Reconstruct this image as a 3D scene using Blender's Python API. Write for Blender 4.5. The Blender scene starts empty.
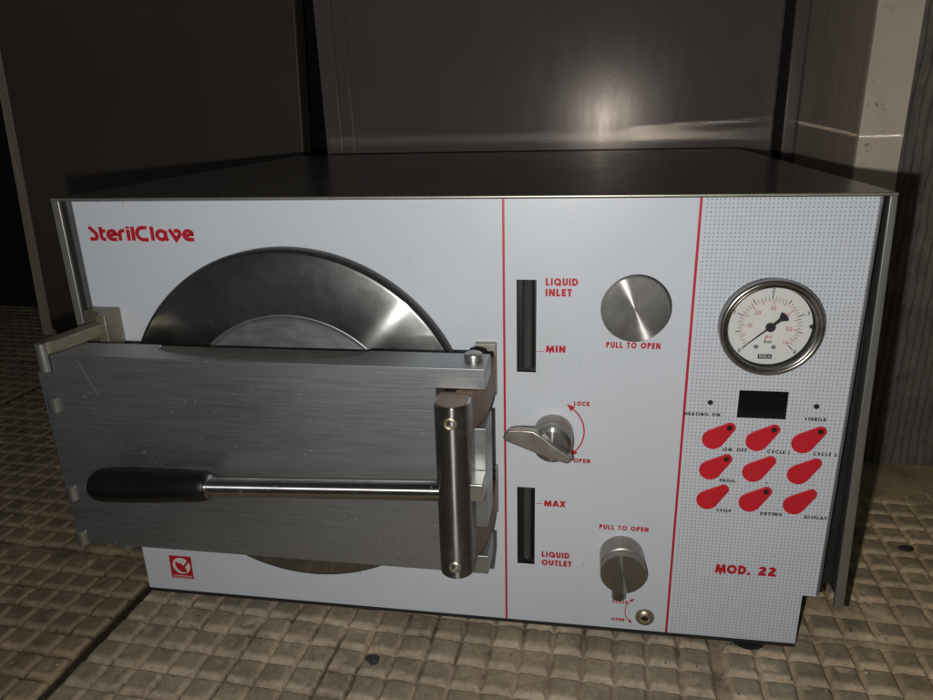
import bpy, bmesh, math, random
import numpy as np
from mathutils import Vector, Matrix
random.seed(7); rng = np.random.default_rng(11)
sc = bpy.context.scene
COL = sc.collection
PI = math.pi
R = math.radians

# ------------------------------------------------------------------ node helpers
class NM:
    """small node-material builder"""
    def __init__(s, name):
        s.m = bpy.data.materials.new(name); s.m.use_nodes = True
        s.t = s.m.node_tree; s.t.nodes.clear()
        s.out = s.n('ShaderNodeOutputMaterial'); s.b = s.n('ShaderNodeBsdfPrincipled')
        s.l(s.b.outputs[0], s.out.inputs[0])
        s.tc = s.n('ShaderNodeTexCoord')
    def n(s, t, **k):
        x = s.t.nodes.new(t)
        for a, v in k.items(): setattr(x, a, v)
        return x
    def l(s, a, b): s.t.links.new(a, b)
    def set(s, **k):
        for a, v in k.items():
            i = s.b.inputs[a.replace('_', ' ')]
            if isinstance(v, (tuple, list)): i.default_value = (*v, 1) if len(v) == 3 else v
            elif isinstance(v, (int, float)): i.default_value = v
            else: s.l(v, i)
        return s
    def mapping(s, scale=(1,1,1), rot=(0,0,0), src='Object'):
        m = s.n('ShaderNodeMapping'); m.inputs['Scale'].default_value = scale; m.inputs['Rotation'].default_value = rot
        s.l(s.tc.outputs[src], m.inputs[0]); return m.outputs[0]
    def noise(s, scale, detail=4, rough=.55, vec=None, dist=0):
        x = s.n('ShaderNodeTexNoise'); x.inputs['Scale'].default_value = scale; x.inputs['Detail'].default_value = detail
        x.inputs['Roughness'].default_value = rough; x.inputs['Distortion'].default_value = dist
        s.l(vec if vec else s.tc.outputs['Object'], x.inputs['Vector']); return x.outputs['Fac']
    def vor(s, scale, vec=None, feature='F1', rnd=1):
        x = s.n('ShaderNodeTexVoronoi'); x.inputs['Scale'].default_value = scale; x.feature = feature
        x.inputs['Randomness'].default_value = rnd
        s.l(vec if vec else s.tc.outputs['Object'], x.inputs['Vector']); return x.outputs['Distance']
    def ramp(s, fac, a, b, lo=0, hi=1):
        x = s.n('ShaderNodeMapRange'); x.inputs[1].default_value = a; x.inputs[2].default_value = b
        x.inputs[3].default_value = lo; x.inputs[4].default_value = hi; s.l(fac, x.inputs[0]); return x.outputs[0]
    def mix(s, fac, a, b, mode='MIX'):
        x = s.n('ShaderNodeMix', data_type='RGBA', blend_type=mode)
        if isinstance(fac, (int, float)): x.inputs[0].default_value = fac
        else: s.l(fac, x.inputs[0])
        for v, i in ((a, x.inputs[6]), (b, x.inputs[7])):
            if isinstance(v, (tuple, list)): i.default_value = (*v, 1)
            else: s.l(v, i)
        return x.outputs[2]
    def math(s, op, a, b=None):
        x = s.n('ShaderNodeMath', operation=op)
        for v, i in ((a, 0), (b, 1)):
            if v is None: continue
            if isinstance(v, (int, float)): x.inputs[i].default_value = v
            else: s.l(v, x.inputs[i])
        return x.outputs[0]
    def bump(s, h, strength=.3, dist=.001):
        x = s.n('ShaderNodeBump'); x.inputs['Strength'].default_value = strength; x.inputs['Distance'].default_value = dist
        s.l(h, x.inputs['Height']); s.l(x.outputs[0], s.b.inputs['Normal']); return s

def metal(name, col, rough=.35, metallic=.9, stretch=(1,1,1), nscale=60, spots=.0, dirt=None, dirt_amt=0, aniso=0, axis=None, bump=.1, spotcol=(.6,.62,.62), con=.16):
    s = NM(name)
    v = s.mapping(stretch)
    br = s.noise(nscale, 6, .6, v)
    big = s.noise(9, 4, .6)
    c = s.mix(s.ramp(br, .3, .7), tuple(x*(1-con) for x in col), tuple(min(1, x*(1+con)) for x in col))
    c = s.mix(s.ramp(big, .35, .7, 0, .45), c, tuple(x*.72 for x in col))
    met = metallic
    if dirt_amt:
        d = s.ramp(s.noise(38, 6, .7, None, .3), .52, .72, 0, dirt_amt)
        c = s.mix(d, c, dirt)
        met = s.math('MULTIPLY', s.math('SUBTRACT', 1.0, d), metallic)
    if spots:
        sp = s.ramp(s.vor(210), .09, .17, 1, 0)
        msk = s.ramp(s.noise(60, 2), .50, .60)
        f = s.math('MULTIPLY', s.math('MULTIPLY', sp, msk), spots)
        sm = s.math('MULTIPLY', s.ramp(s.noise(26, 5, .75, s.mapping((.6, 1, 1.6)), .6), .64, .74), spots*.55)
        f = s.math('MAXIMUM', f, sm)
        c = s.mix(f, c, spotcol)
        met = s.math('MULTIPLY', s.math('SUBTRACT', 1.0, s.math('MULTIPLY', f, .8)), met)
    ro = s.ramp(br, .25, .75, rough*.85, rough*1.15)
    ro = s.math('ADD', ro, s.ramp(big, .4, .7, 0, .08))
    s.set(Base_Color=c, Metallic=met, Roughness=ro)
    if aniso:
        s.set(Anisotropic=aniso); s.b.inputs['Anisotropic Rotation'].default_value = .25 if axis else 0
        if axis:
            t = s.n('ShaderNodeTangent', direction_type='RADIAL', axis=axis); s.l(t.outputs[0], s.b.inputs['Tangent'])
    if bump: s.bump(br, bump, .0003)
    return s.m

def plain(name, col, rough=.5, metallic=0, var=.15, nscale=40, bump=.05, coat=0, emis=None):
    s = NM(name)
    n = s.noise(nscale, 5, .6)
    c = s.mix(s.ramp(n, .3, .7), tuple(x*(1-var) for x in col), tuple(min(1, x*(1+var)) for x in col))
    s.set(Base_Color=c, Roughness=s.ramp(n, .3, .7, rough*.9, min(1, rough*1.1)), Metallic=metallic, Coat_Weight=coat)
    if bump: s.bump(n, bump, .0005)
    return s.m

M = {}
# white printed panel, with the printed dot raster right of the second red line
X2 = .4044
s = NM('panel_white')
big = s.noise(7, 4, .6); fine = s.noise(120, 3)
c = s.mix(s.ramp(big, .35, .7), (.550, .580, .622), (.580, .612, .654))
smudge = s.ramp(s.noise(16, 6, .75, s.mapping((1, 1, .5)), .8), .54, .76, 0, .30)
c = s.mix(smudge, c, (.48, .50, .49))
speck = s.math('MULTIPLY', s.ramp(s.vor(55), .015, .028, 1, 0), s.ramp(s.noise(11, 2), .55, .62))
c = s.mix(s.math('MULTIPLY', speck, .5), c, (.25, .26, .24))
P = .00242
mp = s.mapping((1/P, 0, 1/P))
fr = s.n('ShaderNodeVectorMath', operation='FRACTION'); s.l(mp, fr.inputs[0])
sb = s.n('ShaderNodeVectorMath', operation='SUBTRACT'); s.l(fr.outputs[0], sb.inputs[0]); sb.inputs[1].default_value = (.5, 0, .5)
ln = s.n('ShaderNodeVectorMath', operation='LENGTH'); s.l(sb.outputs[0], ln.inputs[0])
dot = s.ramp(ln.outputs['Value'], .14, .24, 1, 0)
sx = s.n('ShaderNodeSeparateXYZ'); s.l(s.tc.outputs['Object'], sx.inputs[0])
reg = s.math('GREATER_THAN', sx.outputs[0], X2 + .002)
dotf = s.math('MULTIPLY', s.math('MULTIPLY', dot, reg), .66)
c = s.mix(dotf, c, (.10, .11, .13))
s.set(Base_Color=c, Roughness=s.ramp(big, .3, .7, .34, .46)); s.b.inputs['Specular IOR Level'].default_value = .4
s.bump(fine, .03, .0002)
M['panel'] = s.m
M['red'] = plain('ink_red', (.46, .012, .024), .42, var=.06, bump=0)
M['button_red'] = plain('button_red', (.56, .012, .026), .38, var=.05, bump=.02)
M['black_ink'] = plain('ink_black', (.012, .012, .014), .5, var=.1, bump=0)
M['white_ink'] = plain('ink_white', (.66, .66, .64), .45, var=.05, bump=0)
M['display'] = plain('display_glass', (.004, .005, .007), .12, var=.1, bump=0)
M['led'] = plain('dark_lens', (.030, .018, .010), .2, var=.2, bump=0)
M['casing'] = metal('casing_steel', (.30, .29, .265), .34, .85, (1, 40, 1), 30, bump=.06)
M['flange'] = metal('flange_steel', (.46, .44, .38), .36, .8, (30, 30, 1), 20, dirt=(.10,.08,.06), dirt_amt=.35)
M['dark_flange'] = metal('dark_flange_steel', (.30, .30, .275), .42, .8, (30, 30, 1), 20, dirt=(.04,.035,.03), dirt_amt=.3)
M['body'] = plain('body_dark', (.020, .021, .020), .45, var=.2)
M['edge'] = metal('panel_edge', (.22, .23, .23), .5, .7, (1, 1, 1), 60)
# top of the cover: dark smeared sheet
s = NM('cover_top')
n1 = s.noise(12, 6, .65, s.mapping((2.2, .8, 1), (0, 0, .15)), .6); n2 = s.noise(90, 4, .6, s.mapping((1, 12, 1)))
c = s.mix(s.ramp(n1, .35, .7), (.125, .112, .100), (.175, .158, .140))
scr = s.math('MULTIPLY', s.ramp(s.noise(14, 2, .5, s.mapping((1, 9, 1), (0, 0, .25))), .72, .74), .5)
c = s.mix(scr, c, (.22, .20, .17))
c = s.mix(s.ramp(s.noise(260, 2), .66, .72, 0, .6), c, (.26, .24, .20))
s.set(Base_Color=c, Roughness=s.ramp(n1, .3, .7, .20, .27), Metallic=.5)
s.bump(n2, .05, .0003); M['cover_top'] = s.m

M['disc'] = metal('spun_disc', (.36, .36, .345), .13, 1.0, (1, 1, 1), 26, aniso=1.0, axis='Y', bump=.02, spotcol=(.5,.5,.5))
def second_lobe(m, col, rough, fac, sm=None):
    t = m.node_tree; out = [n for n in t.nodes if n.type == 'OUTPUT_MATERIAL'][0]; b = [n for n in t.nodes if n.type == 'BSDF_PRINCIPLED'][0]
    g = t.nodes.new('ShaderNodeBsdfPrincipled'); g.inputs['Base Color'].default_value = (*col, 1); g.inputs['Metallic'].default_value = 1
    tc = t.nodes.new('ShaderNodeTexCoord'); nz = t.nodes.new('ShaderNodeTexNoise'); nz.inputs['Scale'].default_value = 22; nz.inputs['Detail'].default_value = 7; nz.inputs['Roughness'].default_value = .7
    t.links.new(tc.outputs['Object'], nz.inputs['Vector'])
    mr = t.nodes.new('ShaderNodeMapRange'); mr.inputs[1].default_value = .3; mr.inputs[2].default_value = .7; mr.inputs[3].default_value = rough*.8; mr.inputs[4].default_value = rough*1.2
    t.links.new(nz.outputs['Fac'], mr.inputs[0]); t.links.new(mr.outputs[0], g.inputs['Roughness'])
    mr2 = t.nodes.new('ShaderNodeMapRange'); mr2.inputs[1].default_value = .35; mr2.inputs[2].default_value = .7; mr2.inputs[3].default_value = fac*.7; mr2.inputs[4].default_value = min(1, fac*1.3)
    t.links.new(nz.outputs['Fac'], mr2.inputs[0])
    mx = t.nodes.new('ShaderNodeMixShader'); t.links.new(mr2.outputs[0], mx.inputs[0]); t.links.new(b.outputs[0], mx.inputs[1]); t.links.new(g.outputs[0], mx.inputs[2]); t.links.new(mx.outputs[0], out.inputs[0])
second_lobe(M['disc'], (.36, .36, .345), .34, .42)
M['disc_rim'] = metal('disc_rim', (.50, .49, .46), .28, 1.0, aniso=.6, axis='Y', bump=0)
M['dark_rim'] = metal('dark_rim', (.10, .10, .095), .32, .9, bump=0)
M['rim_black'] = metal('door_rim_dark', (.045, .045, .042), .42, .7, bump=0)
M['boss'] = metal('brushed_boss', (.30, .31, .31), .42, .8, (1, 1, 3), 60, spots=.0, dirt=(.10,.10,.09), dirt_amt=.5, bump=.08)
M['bar'] = metal('brushed_aluminium', (.41, .425, .43), .425, .96, (1.0, 70, 70), 30, spots=.45, bump=.035, spotcol=(.30,.31,.30), con=.06)
M['bar_recess'] = plain('bar_recess', (.13, .118, .098), .6, .3, .25, 60)
M['steel_v'] = metal('post_steel', (.18, .172, .16), .36, .95, (25, 25, 1), 30, bump=.04, aniso=.95, axis='Z', dirt=(.10,.07,.05), dirt_amt=.25)
M['chrome'] = metal('rod_chrome', (.40, .395, .38), .33, 1, (1, 1, 1), 50, bump=.0, spots=.3, aniso=1.0, axis='X')
M['pin'] = metal('pin_steel', (.42, .42, .385), .28, .9, (1, 1, 1), 40, bump=.05)
M['brown_steel'] = metal('brown_cast', (.20, .135, .095), .5, .55, (1, 1, 1), 90, bump=.25, dirt=(.07,.04,.03), dirt_amt=.6)
M['tan_steel'] = metal('stained_steel', (.36, .33, .28), .45, .6, (30, 30, 1), 14, bump=.15, dirt=(.16,.10,.07), dirt_amt=.6)
M['link'] = metal('hinge_link_steel', (.30, .26, .19), .40, .7, (20, 2, 20), 20, bump=.06, dirt=(.10,.07,.05), dirt_amt=.4)
M['knob_face'] = metal('knob_face', (.36, .35, .33), .17, 1, aniso=1.0, axis='Y', bump=.0, nscale=120)
second_lobe(M['knob_face'], (.32, .31, .29), .40, .42)
M['knob_side'] = metal('knob_side', (.34, .31, .27), .36, .85, (1, 60, 1), 20, dirt=(.10,.06,.05), dirt_amt=.6, bump=.05)
M['lever'] = metal('lever_steel', (.43, .40, .36), .36, .85, (1, 1, 1), 60, bump=.08, dirt=(.12,.09,.07), dirt_amt=.45)
M['bezel'] = metal('bezel_steel', (.38, .36, .33), .24, 1, bump=0, dirt=(.10,.06,.04), dirt_amt=.35)
M['brass'] = metal('screw_brass', (.50, .43, .31), .34, .9, bump=.1, nscale=90)
M['dial'] = plain('dial_white', (.64, .64, .60), .5, var=.03, bump=0)
M['dial_red'] = plain('dial_red', (.45, .08, .07), .5, var=.05, bump=0)
M['grip'] = plain('grip_black', (.003, .003, .003), .38, var=.2, bump=.02)
M['rubber'] = plain('rubber', (.010, .010, .010), .6)
M['slot_dark'] = plain('slot_dark', (.012, .013, .012), .4)
M['tube'] = plain('sight_tube', (.045, .047, .044), .18, var=.25, bump=0, coat=.5)
M['stone'] = plain('dark_stone', (.035, .035, .038), .8, var=.4, nscale=300, bump=.5)

# ------------------------------------------------------------------ mesh helpers
def link(name, me, mat, parent=None, smooth=None, loc=None, bevel=0, seg=2):
    o = bpy.data.objects.new(name, me); COL.objects.link(o)
    if mat is not None and not me.materials: me.materials.append(mat)
    if smooth is not None:
        me.polygons.foreach_set('use_smooth', [True]*len(me.polygons)); me.set_sharp_from_angle(angle=R(smooth))
    if bevel:
        b = o.modifiers.new('b', 'BEVEL'); b.width = bevel; b.segments = seg; b.limit_method = 'ANGLE'; b.angle_limit = R(35)
        if smooth is None:
            me.polygons.foreach_set('use_smooth', [True]*len(me.polygons))
            wn = o.modifiers.new('wn', 'WEIGHTED_NORMAL'); wn.keep_sharp = True
    if loc: o.location = loc
    if parent: o.parent = parent
    return o
def bm_obj(name, bm, mat, parent=None, **k):
    bmesh.ops.recalc_face_normals(bm, faces=bm.faces)
    me = bpy.data.meshes.new(name); bm.to_mesh(me); bm.free()
    return link(name, me, mat, parent, **k)
def add_box(bm, x0, x1, y0, y1, z0, z1):
    v = [bm.verts.new(p) for p in ((x0,y0,z0),(x1,y0,z0),(x1,y1,z0),(x0,y1,z0),(x0,y0,z1),(x1,y0,z1),(x1,y1,z1),(x0,y1,z1))]
    for f in ((0,3,2,1),(4,5,6,7),(0,1,5,4),(1,2,6,5),(2,3,7,6),(3,0,4,7)): bm.faces.new([v[i] for i in f])
    return v
def box(name, x0, x1, y0, y1, z0, z1, mat, parent=None, bevel=.0004):
    bm = bmesh.new(); add_box(bm, x0, x1, y0, y1, z0, z1); return bm_obj(name, bm, mat, parent, bevel=bevel)
def add_prism(bm, pts, a, b, f):
    """pts 2D outline, extruded from a to b; f(u,v,w)->xyz"""
    A = [bm.verts.new(f(u, v, a)) for u, v in pts]; B = [bm.verts.new(f(u, v, b)) for u, v in pts]
    n = len(pts); bm.faces.new(A); bm.faces.new(B[::-1])
    for i in range(n): bm.faces.new((A[i], A[(i+1) % n], B[(i+1) % n], B[i]))
XZ = lambda u, v, w: (u, w, v)
XY = lambda u, v, w: (u, v, w)
def prism(name, pts, a, b, mat, parent=None, f=XZ, **k):
    bm = bmesh.new(); add_prism(bm, pts, a, b, f); return bm_obj(name, bm, mat, parent, **k)
def lathe(name, prof, mat, parent=None, axis='Y', loc=(0,0,0), n=96, smooth=30, extra=None):
    """prof (r, h) along the axis; r=0 closes the end"""
    bm = bmesh.new(); rings = []
    for r, h in prof:
        ring = []
        for i in range(1 if r == 0 else n):
            a = 2*PI*i/n; c, q = r*math.cos(a), r*math.sin(a)
            p = {'Y': (c, h, q), 'Z': (c, q, h), 'X': (h, c, q)}[axis]; ring.append(bm.verts.new(p))
        rings.append(ring)
    for A, B in zip(rings, rings[1:]):
        for i in range(n):
            j = (i+1) % n
            if len(A) == 1 and len(B) == 1: break
            if len(A) == 1: bm.faces.new((A[0], B[j], B[i]))
            elif len(B) == 1: bm.faces.new((A[i], A[j], B[0]))
            else: bm.faces.new((A[i], A[j], B[j], B[i]))
    if extra: extra(bm)
    return bm_obj(name, bm, mat, parent, smooth=smooth, loc=loc)
def holed_plate(name, outer, holes, y0, y1, mat, parent=None):
    cu = bpy.data.curves.new(name, 'CURVE'); cu.dimensions = '2D'; cu.fill_mode = 'BOTH'; cu.extrude = abs(y1-y0)/2
    for L in [outer] + holes:
        sp = cu.splines.new('POLY'); sp.points.add(len(L)-1); sp.use_cyclic_u = True
        for p, (u, v) in zip(sp.points, L): p.co = (u, v, 0, 1)
    tmp = bpy.data.objects.new('tmp', cu); COL.objects.link(tmp)
    dg = bpy.context.evaluated_depsgraph_get(); me = bpy.data.meshes.new_from_object(tmp.evaluated_get(dg))
    bpy.data.objects.remove(tmp)
    me.transform(Matrix.Translation((0, (y0+y1)/2, 0)) @ Matrix(((1,0,0,0),(0,0,1,0),(0,1,0,0),(0,0,0,1))))
    me.materials.clear()
    bm = bmesh.new(); bm.from_mesh(me); bmesh.ops.remove_doubles(bm, verts=bm.verts, dist=1e-6); bpy.data.meshes.remove(me)
    return bm_obj(name, bm, mat, parent)
def circ(cx, cz, r, n=48, a0=0, a1=2*PI):
    full = abs(a1-a0-2*PI) < 1e-6
    return [(cx+r*math.cos(a0+(a1-a0)*i/(n if full else n-1)), cz+r*math.sin(a0+(a1-a0)*i/(n if full else n-1))) for i in range(n)]
def teardrop(c1, r1, c2, r2, n=20):
    c1 = Vector(c1); c2 = Vector(c2); d = c2-c1; L = d.length; b = math.atan2(d.y, d.x); t = math.acos((r1-r2)/L)
    P = [(c1.x+r1*math.cos(a), c1.y+r1*math.sin(a)) for a in np.linspace(b+t, b+2*PI-t, n)]
    P += [(c2.x+r2*math.cos(a), c2.y+r2*math.sin(a)) for a in np.linspace(b-t, b+t, n)]
    return P
def tag(o, label=None, cat=None, group=None, kind=None):
    if label: o['label'] = label
    if cat: o['category'] = cat
    if group: o['group'] = group
    if kind: o['kind'] = kind
    return o

# ------------------------------------------------------------------ stroke lettering (geometric bold sans)
def A_(cx, cy, rx, ry, a0, a1, n=14): return [(cx+rx*math.cos(R(a)), cy+ry*math.sin(R(a))) for a in np.linspace(a0, a1, n)]
def glyph(ch, w):
    h = w/2; T = 1-h; B = h
    O = A_(.5, .5, .5-h+.0, .5-h, 90, 450, 26)
    G = {
     'L': ([[(h,1),(h,0)],[(h,B),(.52,B)]], .54), 'I': ([[(h,1),(h,0)]], w),
     'O': ([O], 1.0), 'Q': ([O, [(.55,.38),(.95,.0)]], 1.0),
     'U': ([[(h,1),(h,.36)]+A_(.36,.36,.36-h,.36-h,180,360)+[(.72-h,1)]], .72),
     'D': ([[(h,0),(h,1)],[(h,T),(.3,T)]+A_(.3,.5,.5-h,.5-h,90,-90)+[(h,B)]], .82),
     'N': ([[(h,0),(h,1)],[(h,.93),(.76-h,.07)],[(.76-h,0),(.76-h,1)]], .76),
     'E': ([[(h,0),(h,1)],[(h,T),(.54,T)],[(h,.5),(.50,.5)],[(h,B),(.54,B)]], .54),
     'T': ([[(0,T),(.58,T)],[(.29,T),(.29,0)]], .58),
     'M': ([[(.10,0),(.20,.97)],[(.20,.95),(.5,.12),(.80,.95)],[(.80,.97),(.90,0)]], 1.0),
     'A': ([[(.06,0),(.40,.98)],[(.40,.98),(.74,0)],[(.18,.27),(.62,.27)]], .80),
     'X': ([[(.06,0),(.64,1)],[(.06,1),(.64,0)]], .70), 
     'P': ([[(h,0),(h,1)],[(h,T),(.32,T)]+A_(.32,.72,.28-h+.02,.28-h,90,-90)+[(h,.44+h)]], .62),
     'R': ([[(h,0),(h,1)],[(h,T),(.32,T)]+A_(.32,.72,.28-h+.02,.28-h,90,-90)+[(h,.44+h)],[(.30,.45),(.58,0)]], .64),
     'B': ([[(h,0),(h,1)],[(h,T),(.30,T)]+A_(.30,.76,.24-h,.24-h,90,-90)+[(h,.52)],[(h,.5),(.32,.5)]+A_(.32,.26,.26-h,.26-h,90,-90)+[(h,B)]], .60),
     'K': ([[(h,0),(h,1)],[(h,.42),(.60,1)],[(.26,.6),(.64,0)]], .68),
     'C': ([A_(.5,.5,.5-h,.5-h,48,312,20)], .84),
     'G': ([A_(.5,.5,.5-h,.5-h,48,345,22)+[(1-h,.47),(.55,.47)]], 1.0),
     'H': ([[(h,0),(h,1)],[(.7-h,0),(.7-h,1)],[(h,.5),(.7-h,.5)]], .70),
     'S': ([A_(.27,.73,.24-h,.27-h,35,270,12)[:-1]+A_(.27,.27,.25-h,.27-h,90,-145,12)], .54),
     'Y': ([[(.04,1),(.36,.45),(.68,1)],[(.36,.5),(.36,0)]], .72),
     'F': ([[(h,0),(h,1)],[(h,T),(.52,T)],[(h,.5),(.48,.5)]], .52),
     'V': ([[(.05,1),(.36,.05),(.67,1)]], .72), 'W': ([[(.05,1),(.29,.06),(.5,.9),(.71,.06),(.95,1)]], 1.0),
     '0': ([A_(.3,.5,.3-h,.5-h,90,450,22)], .6), '1': ([[(.05,.78),(.28-h,T),(.28-h,0)]], .34),
     '2': ([A_(.31,.69,.30-h,.31-h,170,-30,12)+[(.12,B+.04)], [(.02,B),(.62,B)]], .62),
     '3': ([A_(.28,.74,.24-h,.26-h,150,-80,10)+A_(.28,.27,.27-h,.27-h,80,-150,10)], .56),
     '4': ([[(.44,0),(.44,1),(.04,.27),(.6,.27)]], .62),
     '5': ([[(.54,T),(.14,T),(.10,.52)]+A_(.28,.32,.29-h,.32-h,110,-140,12)], .58),
     '6': ([A_(.3,.31,.3-h,.31-h,90,450,18),[(.5,.98),(.08,.42)]], .6),
     '.': ([[(h,0),(h,w)]], w), '+': ([[(0,.42),(.6,.42)],[(.3,.12),(.3,.72)]], .6), '-': ([[(0,.4),(.45,.4)]], .45), ' ': ([], .36),
     'p': ([[(h,-.3),(h,.68)],A_(.3,.34,.3-h,.34-h,90,450,16)], .6), 's': ([A_(.2,.5,.18-h,.2-h,30,270,8)+A_(.2,.18,.2-h,.2-h,90,-150,8)], .4),
     'i': ([[(h,0),(h,.68)],[(h,.85),(h,1)]], w), 'b': ([[(h,0),(h,1)],A_(.3,.34,.3-h,.34-h,90,450,16)], .6),
     'a': ([[(.6-h,0),(.6-h,.68)],A_(.3,.34,.3-h,.34-h,90,450,16)], .6), 'r': ([[(h,0),(h,.68)],A_(.3,.4,.3-h,.26-h,170,60,6)], .38),
    }
    return G[ch]
def ribbon(bm, pts, w, f, lay):
    P = [Vector(p) for p in pts]; n = len(P)
    closed = (P[0]-P[-1]).length < 1e-6 and n > 3
    if closed: P = P[:-1]; n -= 1
    L, Rr = [], []
    for i in range(n):
        if closed: a, b = P[i-1], P[(i+1) % n]
        else: a, b = P[max(i-1, 0)], P[min(i+1, n-1)]
        d1 = (P[i]-a); d2 = (b-P[i])
        if d1.length < 1e-9: d1 = d2
        if d2.length < 1e-9: d2 = d1
        d1 = d1.normalized(); d2 = d2.normalized(); t = (d1+d2)
        t = t.normalized() if t.length > 1e-6 else d1
        nn = Vector((-t.y, t.x)); k = max(.35, nn.dot(Vector((-d1.y, d1.x))))
        L.append(bm.verts.new(f(*(P[i]+nn*w/2/k), lay))); Rr.append(bm.verts.new(f(*(P[i]-nn*w/2/k), lay)))
    for i in range(n if closed else n-1):
        j = (i+1) % n
        bm.faces.new((L[i], Rr[i], Rr[j], L[j]))
def strokes_of(txt, w, track=.16):
    x = 0; out = []
    for ch in txt:
        st, adv = glyph(ch, w)
        out += [[(px+x, py) for px, py in q] for q in st]; x += adv+track
    return out, x-track
def lettering(name, txt, x0, x1, z0, cap, mat, parent, w=.19, y=-.00012, track=.16, ang=0):
    st, W = strokes_of(txt, w, track)
    sx = (x1-x0)/W; bm = bmesh.new()
    ca, sa = math.cos(ang), math.sin(ang)
    for k, q in enumerate(st):
        lay = y-.000006*(k % 7)
        if abs(sx/cap-1) < .6:  # anisotropic scale done on the mesh
            f = lambda u, v, l: (x0+u*sx*ca-v*cap*sa, l, z0+u*sx*sa+v*cap*ca)
        else: f = lambda u, v, l: (x0+u*sx, l, z0+v*cap)
        ribbon(bm, q, w, f, lay)
    for fc in bm.faces: 
        if fc.normal.y > 0: fc.normal_flip()
    me = bpy.data.meshes.new(name); bm.to_mesh(me); bm.free()
    return link(name, me, mat, parent)
def flat(name, polys, mat, parent, y=-.00012):
    bm = bmesh.new()
    for k, P in enumerate(polys): bm.faces.new([bm.verts.new((u, y-.00001*k, v)) for u, v in P])
    for fc in bm.faces:
        fc.normal_update()
        if fc.normal.y > 0: fc.normal_flip()
    me = bpy.data.meshes.new(name); bm.to_mesh(me); bm.free()
    return link(name, me, mat, parent)
def arc_strip(name, cx, cz, r, a0, a1, w, mat, parent, heads=(1,1), hs=.0022, y=-.00012):
    bm = bmesh.new(); f = lambda u, v, l: (u, l, v)
    ribbon(bm, circ(cx, cz, r, 20, R(a0), R(a1)), w, f, y)
    for on, a, sg in ((heads[0], a0, -1), (heads[1], a1, 1)):
        if not on: continue
        s_ = sg*(1 if a1 > a0 else -1); p = Vector((cx+r*math.cos(R(a)), cz+r*math.sin(R(a))))
        t = Vector((-math.sin(R(a)), math.cos(R(a))))*s_; nn = Vector((t.y, -t.x))
        P = [p+t*hs*1.5, p+nn*hs*.62, p-nn*hs*.62]
        bm.faces.new([bm.verts.new((q.x, y-.00002, q.y)) for q in P])
    bm.normal_update()
    for fc in bm.faces:
        if fc.normal.y > 0: fc.normal_flip()
    me = bpy.data.meshes.new(name); bm.to_mesh(me); bm.free()
    return link(name, me, mat, parent)

# ================================================================== THE STERILISER
W, H, D = .5, .3071, .436
NX, NZ = .4914, .0403
FZ = -.010
au = bpy.data.objects.new('autoclave', None); COL.objects.link(au); au.location = (0, 0, 0)
tag(au, 'white fronted benchtop autoclave with red buttons and round pressure gauge on the floor', 'autoclave')

slot1 = [(.2972,.1958),(.3097,.1958),(.3097,.2575),(.2972,.2575)]
slot2 = [(.2973,.0485),(.3097,.0485),(.3097,.1113),(.2973,.1113)]
panel = holed_plate('front_panel', [(0,0),(NX,0),(NX,NZ),(W,NZ),(W,H),(0,H)], [slot1, slot2], 0, .002, M['panel'], au)
# inner body behind the panel
bm = bmesh.new()
add_box(bm, .001, NX-.0006, .0135, D-.004, -.0032, .0415); add_box(bm, .001, .4985, .0135, D-.004, .0415, .3055)
bodyo = bm_obj('inner_body', bm, M['body'], au)
# frame lip around the panel, behind its edge
box('panel_edge', -.0052, -.0004, .0008, .010, .040, H+.0002, M['edge'], au, .0003)
box('panel_edge', .5004, .5022, .0008, .012, .0405, H+.0002, M['edge'], au, .0003)
box('base_pan', .0006, NX+.0009, .0023, .0130, -.0052, .0400, M['body'], au, .0003)
# outer cover: top sheet with a bright folded front lip, side sheets with front flanges
bm = bmesh.new()
nx_, ny_ = 40, 30
x0_, x1_ = -.0142, .5085
gridv = [[bm.verts.new((x0_+(x1_-x0_)*i/nx_, .0016+(D-.0016)*j/ny_, .3092+.0007*math.sin(PI*i/nx_)*math.sin(PI*j/ny_))) for j in range(ny_+1)] for i in range(nx_+1)]
for i in range(nx_):
    for j in range(ny_): bm.faces.new((gridv[i][j], gridv[i+1][j], gridv[i+1][j+1], gridv[i][j+1]))
ret = bmesh.ops.extrude_face_region(bm, geom=list(bm.faces)); bmesh.ops.translate(bm, verts=[g for g in ret['geom'] if isinstance(g, bmesh.types.BMVert)], vec=(0, 0, -.0014))
top = bm_obj('cover_top', bm, M['cover_top'], au, smooth=30)
bm = bmesh.new(); add_box(bm, -.0142, .5085, -.0022, .00155, H+.0006, H+.0022)
bm_obj('front_lip', bm, M['flange'], top, bevel=.0006, seg=3)
def side(name, xt0, xt1, xb0, xb1, zt, zb, mat, gap):
    """front flange (facing the viewer) plus the long side sheet behind it; x at top and bottom"""
    bm = bmesh.new()
    v = []
    for y in (-.0018, .0012):
        for (x, z) in ((xt0, zt), (xt1, zt), (xb1, zb), (xb0, zb)): v.append(bm.verts.new((x, y, z)))
    for f in ((0,1,2,3),(7,6,5,4),(0,4,5,1),(1,5,6,2),(2,6,7,3),(3,7,4,0)): bm.faces.new([v[i] for i in f])
    fl = bm_obj(name, bm, mat, au, bevel=.0007, seg=3)
    return fl
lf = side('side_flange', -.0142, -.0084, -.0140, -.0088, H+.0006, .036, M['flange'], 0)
rf = side('side_flange', .5042, .5084, .5118, .5182, H+.0006, .0325, M['dark_flange'], 0)
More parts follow.
